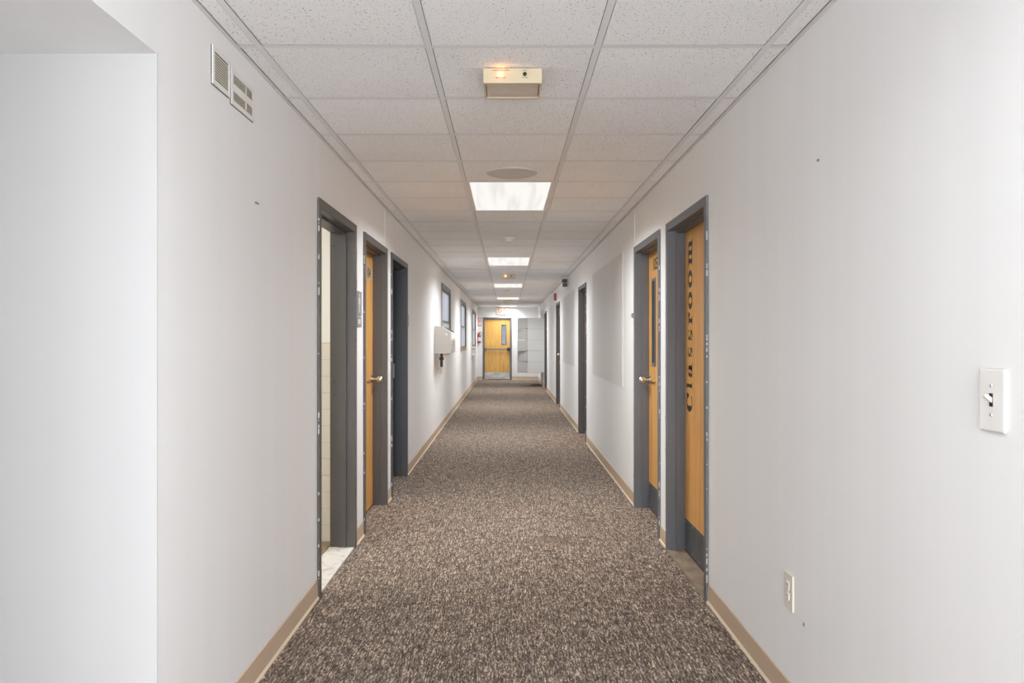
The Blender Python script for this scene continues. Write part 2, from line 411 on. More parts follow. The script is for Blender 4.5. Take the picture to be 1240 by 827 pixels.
def wloc(o):
    v = Vector((0, 0, 0))
    while o is not None: v += o.location; o = o.parent
    return v
def obj(name, mb, m, parent=None, smooth=False, base=None):
    """link the mesh as ONE object; its origin is the parent's, or base for a top-level mesh"""
    bm = mb.bm
    bmesh.ops.recalc_face_normals(bm, faces=bm.faces)
    off = wloc(parent) if parent else Vector(base or (0, 0, 0))
    bmesh.ops.translate(bm, verts=bm.verts, vec=-off)
    me = bpy.data.meshes.new(name); bm.to_mesh(me); bm.free()
    me.materials.append(m)
    if smooth:
        for p in me.polygons: p.use_smooth = True
        try: me.set_sharp_from_angle(angle=math.radians(40))
        except Exception: pass
    o = bpy.data.objects.new(name, me); C.objects.link(o)
    if parent: o.parent = parent
    elif base: o.location = base
    return o
def struct(o): o['kind'] = 'structure'; return o
def empty(name, loc):
    o = bpy.data.objects.new(name, None); o.empty_display_size = 0.1
    C.objects.link(o); o.location = loc; return o
def thing(name, label, cat, loc, group=None):
    o = empty(name, loc); o['label'] = label; o['category'] = cat
    if group: o['group'] = group
    return o
def tag(o, label, cat, group=None):
    o['label'] = label; o['category'] = cat
    if group: o['group'] = group
    return o
def text_part(name, s, size, origin, xdir, ydir, m, parent, depth=0.001, bold=0.0, sx=1.0, align='CENTER'):
    cu = bpy.data.curves.new('t', 'FONT'); cu.body = s; cu.size = size; cu.extrude = depth / 2; cu.offset = bold
    cu.align_x = align; cu.align_y = 'CENTER'; cu.resolution_u = 2
    t = bpy.data.objects.new('t', cu); C.objects.link(t)
    dg = bpy.context.evaluated_depsgraph_get(); dg.update()
    me = bpy.data.meshes.new_from_object(t.evaluated_get(dg))
    bpy.data.objects.remove(t); bpy.data.curves.remove(cu)
    x = Vector(xdir).normalized(); y = Vector(ydir).normalized(); z = x.cross(y)
    R = Matrix((x, y, z)).transposed().to_4x4()
    M = Matrix.Translation(Vector(origin) - wloc(parent)) @ R @ Matrix.Diagonal((sx, 1, 1, 1))
    me.transform(M); me.materials.clear(); me.materials.append(m); me.name = name
    o = bpy.data.objects.new(name, me); C.objects.link(o); o.parent = parent
    return o
def TR(x, y, z, axis='Z'):
    """matrix whose local z points along an axis"""
    q = {'Z': Vector((0, 0, 1)), '-Z': Vector((0, 0, -1)), 'X': Vector((1, 0, 0)), '-X': Vector((-1, 0, 0)),
         'Y': Vector((0, 1, 0)), '-Y': Vector((0, -1, 0))}[axis].to_track_quat('Z', 'Y')
    return Matrix.Translation((x, y, z)) @ q.to_matrix().to_4x4()

# ------------------------------------------------------------------ openings
DL = [(4.07, 5.085), (5.37, 6.41), (6.64, 7.71)]                       # left doors, outer frame span
DR = [(4.006, 5.035), (5.255, 6.306), (10.15, 11.23), (15.20, 16.34), (20.2, 21.4)]
DH = 2.073                                                              # outer frame height
WN = [(11.73, 13.57), (16.6, 18.65), (22.2, 24.5)]                      # left windows
WZ = (1.085, 2.183)
ALC = (0.3, 2.213, 2.14)                                                # alcove opening
IN = 0.02

def cuts(doors, wins=(), extra=()):
    us, zs = [YB, YE + WT], [0.0, 2.47]
    holes = []
    for a, b in doors: holes.append((a + IN, b - IN, 0, DH - IN))
    for a, b in wins: holes.append((a + 0.01, b - 0.01, WZ[0] + 0.01, WZ[1] - 0.01))
    for e in extra: holes.append(e)
    for h in holes: us += [h[0], h[1]]; zs += [h[2], h[3]]
    return us, zs, lambda u, z: any(h[0] < u < h[1] and h[2] < z < h[3] for h in holes)

# ------------------------------------------------------------------ shell
f = struct(obj('floor', MB().bx(-3.6, 4.4, YB - 0.2, YE + 2.5, -0.12, 0), M_CARPET))
us, zs, hole = cuts(DL, WN, [(ALC[0], ALC[1], 0, ALC[2])]); us.append(8.5)
wl = struct(obj('wall_left', MB(PL).grid(us, zs, 0, WT, lambda u, z: u > 8.5 or hole(u, z)).grid([u for u in us if u > 8.5] + [8.5], zs, 0, 0.06, hole), M_WALL))
us, zs, hole = cuts(DR, extra=[(-1.35, 0.55, 0.15, 2.15)])
wr = struct(obj('wall_right', MB(PR).grid(us, zs, 0, WT, hole), M_WALL))
ED = (-0.807, 0.159); EDH = 2.057
we = struct(obj('wall_end', MB(PE).grid([XL, ED[0] + IN, ED[1] - IN, XR], [0, EDH - IN, 2.47], 0, WT,
        lambda u, z: ED[0] < u < ED[1] and z < EDH - IN), M_END))
# back wall behind the camera; its window is added to carry the fill light
struct(obj('wall_back', MB(lambda u, d, z: (u, YB - d, z)).grid([XL - WT, MID - 0.95, MID + 0.95, XR + WT], [0, 0.08, 2.32, 2.47], 0, WT,
        lambda u, z: abs(u - MID) < 0.95 and 0.08 < z < 2.32), M_WALL))
wf = struct(empty('window_4', (MID, YB, 0.08)))
m = MB()
for (a, b, c, d) in ((-0.95, -0.89, 0.08, 2.32), (0.89, 0.95, 0.08, 2.32), (-0.89, 0.89, 0.08, 0.14), (-0.89, 0.89, 2.26, 2.32), (-0.03, 0.03, 0.14, 2.26)):
    m.bx(MID + a, MID + b, YB - 0.11, YB - 0.02, c, d)
obj('window_frame', m, M_WFRAME, wf)
for s in (-1, 1):
    obj('pane', MB().bx(MID + min(s * 0.03, s * 0.89), MID + max(s * 0.03, s * 0.89), YB - 0.08, YB - 0.074, 0.14, 2.26), M_GLASS, wf)
wf = struct(empty('window_5', PR(-0.4, 0, 0.15)))  # unseen window added to carry the side fill light
m = MB(PR)
for (a, b, c, d) in ((-1.35, -1.29, 0.15, 2.15), (0.49, 0.55, 0.15, 2.15), (-1.29, 0.49, 0.15, 0.21), (-1.29, 0.49, 2.09, 2.15), (-0.43, -0.37, 0.21, 2.09)):
    m.bx(a, b, 0.02, 0.11, c, d)
obj('window_frame', m, M_WFRAME, wf)
for a, b in ((-1.29, -0.43), (-0.37, 0.49)): obj('pane', MB(PR).bx(a, b, 0.06, 0.066, 0.21, 2.09), M_GLASS, wf)
# alcove on the left: its back wall meets the corridor at the near left corner
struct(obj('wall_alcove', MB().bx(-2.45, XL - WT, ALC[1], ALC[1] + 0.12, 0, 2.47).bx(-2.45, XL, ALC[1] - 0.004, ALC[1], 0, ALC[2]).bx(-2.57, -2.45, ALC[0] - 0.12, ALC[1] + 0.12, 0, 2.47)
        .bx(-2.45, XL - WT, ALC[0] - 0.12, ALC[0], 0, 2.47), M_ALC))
struct(obj('ceiling_alcove', MB().bx(-2.45, XL - WT, ALC[0], ALC[1], ALC[2], ALC[2] + 0.1), M_WALL))
# rooms behind the doors
def room(name, x0, x1, y0, y1, h, m, open_side=None):
    """closed shell of a side room without the side on the corridor"""
    t = 0.1; b = MB()
    b.bx(x0, x1, y0, y0 + t, 0, h).bx(x0, x1, y1 - t, y1, 0, h).bx(x0, x1, y0 + t, y1 - t, h - t, h)
    if open_side != 'L': b.bx(x0, x0 + t, y0 + t, y1 - t, 0, h - t)
    if open_side != 'R': b.bx(x1 - t, x1, y0 + t, y1 - t, 0, h - t)
    return struct(obj(name, b, m))
room('wall_restroom', -3.4, XL - WT, 2.45, 5.29, 2.55, M_CREAM, 'R')
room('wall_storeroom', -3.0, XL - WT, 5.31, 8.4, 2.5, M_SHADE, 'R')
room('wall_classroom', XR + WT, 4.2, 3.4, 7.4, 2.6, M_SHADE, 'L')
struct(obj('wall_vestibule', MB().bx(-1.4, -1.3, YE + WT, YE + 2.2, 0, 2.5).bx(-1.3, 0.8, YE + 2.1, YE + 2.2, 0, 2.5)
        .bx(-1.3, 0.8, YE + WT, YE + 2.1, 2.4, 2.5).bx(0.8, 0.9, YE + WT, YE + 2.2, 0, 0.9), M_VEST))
struct(obj('ground', MB().bx(-60, -1.15, -10, 90, -0.5, -0.3), M_OUT))

# ------------------------------------------------------------------ restroom tiles, seen through the first left doorway
rw = struct(obj('wall_restroom_tiled', MB().bx(-2.6, XL - WT - 0.012, 5.178, 5.19, 0, 1.317), M_GROUT))
tw = MB().bev(0, 0.1065, -0.006, 0, 0, 0.1065, 0.0015)
t0 = obj('tile', tw, M_WTILE); t0.parent = rw
k = 0
for r in range(12):
    for c in range(9):
        o = t0 if k == 0 else t0.copy()
        if k: C.objects.link(o); o.parent = rw
        o.location = (XL - WT - 0.014 - 0.1085 * (c + 1), 5.178, 0.012 + 0.1085 * r); k += 1
rf = struct(obj('floor_restroom', MB().bx(-2.9, XL - WT - 0.014, 2.56, 5.177, 0.0, 0.004), M_GROUT))
t1 = obj('tile', MB().bev(0, 0.196, 0, 0.196, 0, 0.006, 0.0015), M_FTILE); t1.parent = rf
k = 0
for r in range(13):
    for c in range(8):
        o = t1 if k == 0 else t1.copy()
        if k: C.objects.link(o); o.parent = rf
        o.location = (XL - WT - 0.018 - 0.2 * (c + 1), 5.172 - 0.2 * (r + 1), 0.004); k += 1
rl = thing('restroom_ceiling_light', 'lit square ceiling light inside the tiled restroom behind the first left doorway', 'light', (-2.0, 4.0, 2.45))
obj('light_frame', MB().bx(-2.3, -1.7, 3.7, 3.73, 2.40, 2.45).bx(-2.3, -1.7, 4.27, 4.3, 2.40, 2.45).bx(-2.3, -2.27, 3.73, 4.27, 2.40, 2.45).bx(-1.73, -1.7, 3.73, 4.27, 2.40, 2.45), M_WHITE, rl)
obj('diffuser', MB().bx(-2.27, -1.73, 3.73, 4.27, 2.405, 2.44), M_RESTL, rl)

# ------------------------------------------------------------------ ceiling: slab, lay-in tiles, tees
ceil = struct(obj('ceiling', MB().bx(XL - WT, XR + WT, YB - WT, YE + WT, 2.47, 2.56), M_SLAB))
LIGHT_ROWS = [-12, -4, 4, 12, 20, 28, 36]
xs = [MID - 0.9144, MID - 0.3048, MID + 0.3048, MID + 0.9144]
tees = MB().bx(-0.012, 0.012, YB, YE, 0, 0.0008).bx(-0.0015, 0.0015, YB, YE, 0.0008, 0.034)
g0 = obj('main_tee', tees, M_TEE); g0.parent = ceil; g0.location = (xs[0], 0, H)
for x in xs[1:]:
    o = g0.copy(); C.objects.link(o); o.parent = ceil; o.location = (x, 0, H)
ZT = H + 0.0008
def tile_mesh(wx, wy):
    return MB().bev(-wx / 2, wx / 2, -wy / 2, wy / 2, 0, 0.016, 0.0012)
TW = TILE - 0.0275
BL, BR = xs[0] - XL, XR - xs[3]
protos = {}
def place(kind, mbf, name, m, loc):
    if kind not in protos:
        o = obj(name, mbf(), m); protos[kind] = o
    else:
        o = protos[kind].copy(); C.objects.link(o)
    o.parent = ceil; o.location = loc
    return o
colx = [(xs[0] + xs[1]) / 2, MID, (xs[2] + xs[3]) / 2]
for n in range(-13, 38):
    yc = row(n) + TILE / 2
    for ci, x in enumerate(colx):
        if ci == 1 and any(n in (q, q + 1) for q in LIGHT_ROWS): continue
        o = place('full', lambda: tile_mesh(TW, TW), 'ceiling_tile', M_TILE, (x + random.uniform(-.0009, .0009), yc + random.uniform(-.0011, .0011), ZT + random.uniform(0, 0.0012)))
        o.rotation_euler = (random.uniform(-.002, .002), random.uniform(-.0015, .0015), random.choice((0, math.pi)))
    place('bl', lambda: tile_mesh(BL - 0.0315, TW), 'ceiling_tile', M_TILE, (XL + 0.018 + (BL - 0.0315) / 2, yc + random.uniform(-.0008, .0008), ZT + random.uniform(0, 0.001)))
    place('br', lambda: tile_mesh(BR - 0.0315, TW), 'ceiling_tile', M_TILE, (XR - 0.018 - (BR - 0.0315) / 2, yc + random.uniform(-.0008, .0008), ZT + random.uniform(0, 0.001)))
    for ci, x in enumerate(colx):
        if ci == 1 and any(n == q + 1 for q in LIGHT_ROWS): continue
        place('ct', lambda: MB().bx(-TILE / 2 + 0.0125, TILE / 2 - 0.0125, -0.012, 0.012, 0.0001, 0.0008).bx(-TILE / 2 + 0.0125, TILE / 2 - 0.0125, -0.001, 0.001, 0.0008, 0.03), 'cross_tee', M_TEE, (x, row(n), H))
    place('cl', lambda: MB().bx(-BL / 2 + 0.0125, BL / 2 - 0.0125, -0.012, 0.012, 0.0001, 0.0008), 'cross_tee', M_TEE, (XL + BL / 2, row(n), H))
    place('cr', lambda: MB().bx(-BR / 2 + 0.0125, BR / 2 - 0.0125, -0.012, 0.012, 0.0001, 0.0008), 'cross_tee', M_TEE, (XR - BR / 2, row(n), H))
ye = row(38); we_ = YE - ye
for x in colx:
    place('fe', lambda: tile_mesh(TW, we_ - 0.038), 'ceiling_tile', M_TILE, (x, (ye + YE) / 2 - 0.004, ZT))
    place('ct', None, 'cross_tee', M_TEE, (x, ye, H))
# wall angles
struct(obj('trim_1', MB().bx(XL, XL + 0.016, YB, YE, H - 0.0012, H).bx(XL, XL + 0.0012, YB, YE, H, H + 0.025), M_ANGLE))
struct(obj('trim_2', MB().bx(XR - 0.016, XR, YB, YE, H - 0.0012, H).bx(XR - 0.0012, XR, YB, YE, H, H + 0.025), M_ANGLE))
struct(obj('trim_3', MB().bx(XL + 0.016, XR - 0.016, YE - 0.016, YE, H - 0.0012, H), M_ANGLE))
# caulked wall joints
struct(obj('trim_4', MB(PL).bx(6.315, 6.33, -0.003, 0, DH + 0.002, H - 0.024), M_WALL))
struct(obj('trim_5', MB(PR).bx(6.325, 6.34, -0.003, 0, 0.1, H - 0.024), M_WALL))

# ------------------------------------------------------------------ cove base
def basebd(name, P, spans):
    b = MB(P); t = MB(P)
    for a, c in spans:
        b.prism([(0.0, 0.0), (-0.0045, 0.012), (-0.0035, 0.096), (0, 0.100)], lambda p, q, h: (h, p, q), a, c)
        t.prism([(0.0, 0.0), (-0.012, 0.0), (-0.011, 0.004), (-0.0045, 0.0125), (0, 0.0125)], lambda p, q, h: (h, p, q), a, c)
    o = struct(obj(name, b, M_BASE)); c = obj('base_toe', t, M_TOE, o)
    return o
def gaps(doors, a0, a1, extra=()):
    pts = sorted(list(doors) + list(extra)); s = []; a = a0
    for d in pts: s.append((a, d[0])); a = d[1]
    s.append((a, a1)); return [x for x in s if x[1] - x[0] > 0.01]
basebd('baseboard_left', PL, gaps(DL, YB, YE, [(ALC[0], ALC[1])]))
basebd('baseboard_right', PR, gaps(DR, YB, YE))
basebd('baseboard_end', PE, gaps([ED], XL + 0.012, XR - 0.012))
basebd('baseboard_alcove', lambda u, d, z: (u, ALC[1] - 0.004 + d, z), [(-2.45, XL - 0.001)])

# ------------------------------------------------------------------ doors
def frame_mesh(P, a, b, h):
    m = MB(P); c = 0.05
    for s, e in ((a, 1), (b, -1)):
        lo, hi = (s, s + c) if e > 0 else (s - c, s)
        m.bev(lo, hi, -0.012, 0, 0, h - c, 0.002)
        jl, jh = (s + IN, s + c) if e > 0 else (s - c, s - IN)
        m.bx(jl, jh, 0, 0.15, 0, h - c)
        sl, sh = (s + c, s + c + 0.014) if e > 0 else (s - c - 0.014, s - c)
        m.bx(sl, sh, 0.046, 0.101, 0, h - c - 0.014)
    m.bev(a, b, -0.012, 0, h - c, h, 0.002)
    m.bx(a + IN, b - IN, 0, 0.15, h - c, h - IN)
    m.bx(a + c, b - c, 0.046, 0.101, h - c - 0.014, h - c)
    return m
def smears(P, a, b, h, parent):
    """ragged white wall paint lapped on to the outer edges of the frame"""
    rnd = random.Random(int(a * 100)); m = MB(P)
    for s, e in ((a, 1), (b, -1)):
        z = 0.1
        while z < h - 0.05:
            l = rnd.choice((0.004, 0.006, 0.01, 0.015, 0.03))
            if True:
                wd = rnd.uniform(0.0005, 0.004)
                pts = [(s - e * 0.002, z), (s + e * wd * 0.5, z + l * 0.1), (s + e * wd, z + l * 0.5), (s + e * wd * 0.4, z + l * 0.9), (s - e * 0.002, z + l)]
                m.prism(pts, lambda p, q, hh: (p, hh, q), -0.0125, -0.005)
            z += l + rnd.choice((0.0, 0.003, 0.01, 0.02, 0.12, 0.3))
    o = obj('paint_smear', m, M_SMEAR, parent); o['kind'] = 'stuff'
def door(n, P, a, b, h, label, frame_m=M_FRAME):
    p = P((a + b) / 2, 0, 0)
    r = struct(empty('door_%d' % n, p)); r['label'] = label
    fr = obj('door_frame', frame_mesh(P, a, b, h), frame_m, r)
    if P is not PE: smears(P, a, b, h, fr)
    return r
def leaf(P, a, b, h, r, m, lite=None, d0=0.1015, d1=0.146):
    a, b, h = a + 0.053, b - 0.053, h - 0.053
    g = MB(P)
    if lite:
        g.grid([a, lite[0], lite[1], b], [0.012, lite[2], lite[3], h], d0, d1, lambda u, z: lite[0] < u < lite[1] and lite[2] < z < lite[3])
    else:
        g.bev(a, b, d0, d1, 0.012, h, 0.0015)
    o = obj('door_leaf', g, m, r)
    if lite:
        l0, l1, z0, z1 = lite; q = MB(P); t = 0.016
        for dd in ((d0 - 0.006, d0 + 0.012), (d1 - 0.012, d1 + 0.006)):
            q.bx(l0 - t, l0 + 0.006, *dd, z0 - t, z1 + t).bx(l1 - 0.006, l1 + t, *dd, z0 - t, z1 + t)
            q.bx(l0 + 0.006, l1 - 0.006, *dd, z0 - t, z0 + 0.006).bx(l0 + 0.006, l1 - 0.006, *dd, z1 - 0.006, z1 + t)
        obj('vision_frame', q, M_FRAME, o)
        obj('pane', MB(P).bx(l0 + 0.001, l1 - 0.001, d0 + 0.018, d0 + 0.024, z0 + 0.001, z1 - 0.001), M_WIRE, o)
    return o
def knob(P, u, z, lf, d0=0.1015, hinge=-1, lever=True, ax=None):
    """rose, neck and knob standing off the leaf; lever bar towards the hinges"""
    sg = {'L': 1, 'R': -1}[ax]                       # direction into the corridor along x
    x0 = P(u, d0, z)[0]
    M = TR(x0, u, z, 'X' if sg > 0 else '-X')
    o = obj('door_knob', MB().lathe([(0, 0), (0.032, 0), (0.032, 0.006), (0.013, 0.010), (0.011, 0.040), (0.020, 0.046), (0.029, 0.060), (0.030, 0.075), (0.024, 0.086), (0, 0.090)], M, 20), M_CHROME, lf, True)
    if lever:
        obj('pull_bar', MB(P).bev(min(u, u + hinge * 0.2), max(u, u + hinge * 0.2), d0 - 0.018, d0 - 0.008, z - 0.008, z + 0.008, 0.003).bx(u + hinge * 0.19 - 0.006, u + hinge * 0.19 + 0.006, d0 - 0.008, d0, z - 0.006, z + 0.006), M_BRASS, lf)
def kick(P, a, b, z1, lf, m, d0=0.1015):
    o = obj('kick_plate', MB(P).bx(a + 0.06, b - 0.06, d0 - 0.0025, d0, 0.016, z1), m, lf)
    s = MB(P)
    for k in range(6):
        u = a + 0.09 + (b - a - 0.18) * k / 5
        for z in (0.035, z1 - 0.015): s.bx(u - 0.004, u + 0.004, d0 - 0.004, d0 - 0.0025, z - 0.004, z + 0.004)
    obj('plate_screws', s, M_STEEL, lf)
    return o
def jamb_plate(P, u, z0, z1, d0, d1, parent, e, m=M_STEEL, name='strike_plate'):
    obj(name, MB(P).bx(u if e > 0 else u - 0.0015, u + 0.0015 if e > 0 else u, d0, d1, z0, z1), m, parent)

# left 1: open restroom doorway
r = door(1, PL, *DL[0], DH, 'open restroom doorway in the left wall, nearest, with a marble threshold', M_FRAME_B)
a, b = DL[0]
obj('threshold', MB(PL).bev(a + 0.05, b - 0.05, -0.004, 0.155, 0, 0.012, 0.003), M_MARBLE, r)['label'] = 'cracked white marble threshold'
hs = MB(PL)
for z in (1.06, 0.98, 1.93): hs.bx(b - 0.0516, b - 0.05, 0.120, 0.128, z, z + 0.008)
obj('screw_holes', hs, M_HOLE, r)
# left 2: closed wooden door with number
r = door(2, PL, *DL[1], DH, 'closed wooden door in the left wall beside the grey sign', M_FRAME_B)
a, b = DL[1]
lf = leaf(PL, a, b, DH, r, M_WOOD)
knob(PL, b - 0.125, 1.02, lf, ax='L')
np_ = obj('number_plate', MB(PL).bx(6.01, 6.29, 0.1, 0.1015, 1.80, 1.905), M_SILL, lf)
text_part('number_lettering', '104', 0.115, PL(6.15, 0.0995, 1.855), (0, 1, 0), (0, 0, 1), M_HOLE, lf, 0.0006, 0.002)
# left 3: open doorway to a dark room
r = door(3, PL, *DL[2], DH, 'dark open doorway in the left wall, third from the camera', M_FRAME_D)
a, b = DL[2]
jamb_plate(PL, b - 0.05, 0.96, 1.10, 0.112, 0.14, r, -1)
obj('threshold', MB(PL).bx(a + 0.05, b - 0.05, 0, 0.15, 0, 0.006), M_CARPET, r)
# right 1: classroom door
r = door(4, PR, *DR[0], DH, 'wooden classroom door with large black lettering in the right wall', M_FRAME)
a, b = DR[0]
lf = leaf(PR, a, b, DH, r, M_WOOD)
kick(PR, a, b, 0.212, lf, M_KICK)
obj('threshold', MB(PR).bev(a + 0.05, b - 0.05, -0.012, 0.10, 0, 0.008, 0.003), M_VTH, r)['label'] = 'scuffed brown threshold strip'
rnd = random.Random(3); sc = MB(PR)
for (u, z, s) in ((4.66, 1.53, .024), (4.66, 1.27, .022), (4.55, 1.27, .012), (4.40, 1.54, .012), (4.50, 1.80, .009), (4.62, 1.41, .008)):
    sc.prism([(u, z - s), (u + s * .35, z - s * .2), (u + s * .1, z + s), (u - s * .3, z + s * .1)], lambda p, q, h: (p, h, q), 0.1008, 0.1018)
o = obj('veneer_chips', sc, M_SMEAR, lf)
# "Classroom": fat-face serif letters running up the door; text x axis = +z, text y axis = +Y
BASEL, CAP, XH = 4.791, 0.144, 0.099
def glyph(ch):
    """thick-and-thin outlines in a unit box: list of ('poly', pts) or ('band', L1, L2); x 0..1, y 0..h (h=1 is x-height)"""
    out = []
    def ring(cx, cy_, rx, ry, ix, iy, a0=0, a1=360, tilt=0):
        n = 20; A = []; B = []
        for k in range(n + 1):
            t = math.radians(a0 + (a1 - a0) * k / n)
            A.append((cx + rx * math.cos(t), cy_ + ry * math.sin(t)))
            B.append((cx + tilt * math.sin(t) + ix * math.cos(t), cy_ + iy * math.sin(t)))
        out.append(('band', A, B))
    def rect(x0, x1, y0, y1): out.append(('poly', [(x0, y0), (x1, y0), (x1, y1), (x0, y1)]))
    if ch == 'o': ring(.5, .5, .5, .53, .20, .44)
    elif ch == 'C':
        n = 24; A = []; B = []
        for k in range(n + 1):
            t = math.radians(38 + 284 * k / n); th = .10 + .23 * max(0, -math.cos(t)) 
            A.append((.5 + .5 * math.cos(t), .5 + .52 * math.sin(t)))
            B.append((.5 + (.5 - th) * math.cos(t), .5 + (.52 - .07 - .03 * abs(math.cos(t))) * math.sin(t)))
        out.append(('band', A, B))
        out.append(('poly', [(.80, .62), (.97, .62), (.97, 1.0), (.90, .98), (.70, .90)]))
    elif ch == 'l':
        rect(.24, .76, 0, 1); rect(0, 1, 0, .07); out.append(('poly', [(0, .93), (.24, .88), (.24, 1), (0, 1)]))
    elif ch == 'a':
        rect(.52, .80, 0, .86); rect(.80, 1, 0, .09); ring(.36, .27, .36, .29, .13, .20)
        ring(.42, .72, .38, .30, .16, .22, 0, 175); ring(.16, .72, .13, .12, .0, .0)
    elif ch == 's':
        n = 26; A = []; B = []
        for k in range(n + 1):
            t = k / n; y = 0.06 + .88 * t
            x = .5 - .33 * math.sin(2 * math.pi * (t - .0) * 1.0) * (1) if True else 0
            th = .10 + .17 * math.exp(-((t - .5) / .22) ** 2)
            A.append((x - th * 1.1, y + th * .5 - .03)); B.append((x + th * 1.1, y - th * .5 + .03))
        # S drawn as two bowls joined by a heavy diagonal
        out.append(('poly', [(.04, .72), (.30, .60), (.62, .40), (.98, .28), (.96, .22), (.70, .22), (.30, .40), (.02, .62)]))
        out.append(('poly', [(.02, .62), (.04, .86), (.26, 1.0), (.60, 1.02), (.80, .93), (.60, .94), (.40, .90), (.30, .78), (.34, .60)]))
        out.append(('poly', [(.98, .38), (.96, .14), (.74, 0), (.40, -.02), (.20, .07), (.40, .06), (.60, .10), (.70, .22), (.66, .40)]))
        out.append(('poly', [(.78, .66), (.94, .66), (.94, 1.0), (.86, .98)])); out.append(('poly', [(.22, .34), (.06, .34), (.06, 0), (.14, .02)]))
    elif ch == 'r':
        rect(.16, .50, 0, .95); rect(0, .68, 0, .09); rect(0, .16, .88, .97)
        ring(.78, .70, .30, .31, .14, .20, 30, 180); ring(.84, .76, .16, .17, 0, 0)
    elif ch == 'm':
        for x in (.08, .40, .72): rect(x, x + .17, 0, .92); rect(x - .08, x + .25, 0, .09)
        rect(0, .08, .88, .97)
        for x in (.325, .645): ring(x, .70, .235, .32, .085, .22, 0, 180)
    return out
lm = MB(PR)
for ch, z0, z1 in (('C', .891, 1.006), ('l', 1.032, 1.073), ('a', 1.104, 1.196), ('s', 1.228, 1.290), ('s', 1.330, 1.398), ('r', 1.429, 1.503), ('o', 1.523, 1.631), ('o', 1.655, 1.763), ('m', 1.791, 1.956)):
    hh = CAP if ch in 'Cl' else XH
    fn = lambda p, q, h, z0=z0, z1=z1, hh=hh: (BASEL + q * hh, h, z0 + p * (z1 - z0))
    for g in glyph(ch):
        if g[0] == 'poly': lm.prism(g[1], fn, 0.1005, 0.1016)
        else: lm.strip(g[1], g[2], fn, 0.1005, 0.1016)
bmesh.ops.remove_doubles(lm.bm, verts=lm.bm.verts, dist=1e-6)
obj('lettering', lm, M_BLACK, lf)
# right 2: numbered door with narrow vision panel
r = door(5, PR, *DR[1], DH, 'numbered wooden door with narrow vision pane in the right wall', M_FRAME)
a, b = DR[1]
lf = leaf(PR, a, b, DH, r, M_WOOD, (5.975, 6.09, 1.15, 1.79))
kick(PR, a, b, 0.21, lf, M_KICK)
knob(PR, b - 0.125, 1.02, lf, ax='R')
text_part('number_lettering', '105', 0.13, PR(5.985, 0.1008, 1.905), (0, -1, 0), (0, 0, 1), M_HOLE, lf, 0.001, 0.002)
for i, (n, lab) in enumerate(((6, 'grey framed doorway in the right wall between the two pale boards'),
                              (7, 'grey framed door in the right wall below the red alarm'),
                              (8, 'farthest grey framed door in the right wall beside the lockers'))):
    a, b = DR[2 + i]
    r = door(n, PR, a, b, DH, lab, M_FRAME_M)
    lf = leaf(PR, a, b, DH, r, M_WOOD)
    if n == 7: knob(PR, b - 0.125, 1.02, lf, ax='R', lever=False)
# end door
r = door(9, PE, *ED, EDH, 'golden wooden exit door at the far end with push bar', M_FRAME)
a, b = ED
X = lambda px: (px - 614) * YE / FPX
Z = lambda py: 1.34 + (410.5 - py) * YE / FPX
lite = (X(607.6), X(612.8), Z(417.0), Z(393.4))
lf = leaf(PE, a, b, EDH, r, M_WOOD_END, lite, 0.05, 0.095)
o = obj('kick_plate', MB(PE).bx(a + 0.06, b - 0.06, 0.047, 0.05, 0.016, 0.235), M_KSTEEL, lf)
bz = Z(422.9)
pb = obj('push_bar', MB(PE).bev(a + 0.09, b - 0.09, -0.035, -0.005, bz - 0.022, bz + 0.022, 0.008), M_PBAR, lf)
obj('bar_bracket', MB(PE).bev(a + 0.056, a + 0.12, -0.03, 0.05, bz - 0.045, bz + 0.045, 0.006), M_FRAME, lf)
obj('bar_bracket', MB(PE).bev(b - 0.16, b - 0.056, -0.045, 0.05, bz - 0.05, bz + 0.05, 0.008), M_DARK, lf)

# ------------------------------------------------------------------ windows
for i, (a, b) in enumerate(WN):
    r = struct(empty('window_%d' % (i + 1), PL((a + b) / 2, 0, WZ[0])))
    r['label'] = ['nearest grey framed window in the left wall above the beige cabinet', 'middle grey framed window in the left wall', 'farthest grey framed window in the left wall near the exit door'][i]
    z0, z1 = WZ; zm = 1.615
    m = MB(PL)
    m.bev(a, a + 0.055, -0.014, 0.06, z0, z1, 0.003).bev(b - 0.055, b, -0.014, 0.06, z0, z1, 0.003)
    m.bev(a + 0.055, b - 0.055, -0.014, 0.06, z1 - 0.075, z1, 0.003)
    obj('window_frame', m, M_WFRAME, r)
    obj('sill', MB(PL).bev(a + 0.055, b - 0.055, -0.02, 0.06, z0, z0 + 0.06, 0.003), M_SILL, r)
    for (s0, s1, dd) in ((zm - 0.015, z1 - 0.075, 0.012), (z0 + 0.06, zm + 0.015, 0.004)):
        q = MB(PL); t = 0.03; d2 = dd + 0.02
        q.bx(a + 0.055, a + 0.055 + t, dd, d2, s0, s1).bx(b - 0.055 - t, b - 0.055, dd, d2, s0, s1)
        q.bx(a + 0.055 + t, b - 0.055 - t, dd, d2, s0, s0 + t).bx(a + 0.055 + t, b - 0.055 - t, dd, d2, s1 - t, s1)
        sa = obj('sash', q, M_WFRAME, r)
        obj('pane', MB(PL).bx(a + 0.055 + t, b - 0.055 - t, dd + 0.008, dd + 0.0085, s0 + t, s1 - t), M_FROST, sa)

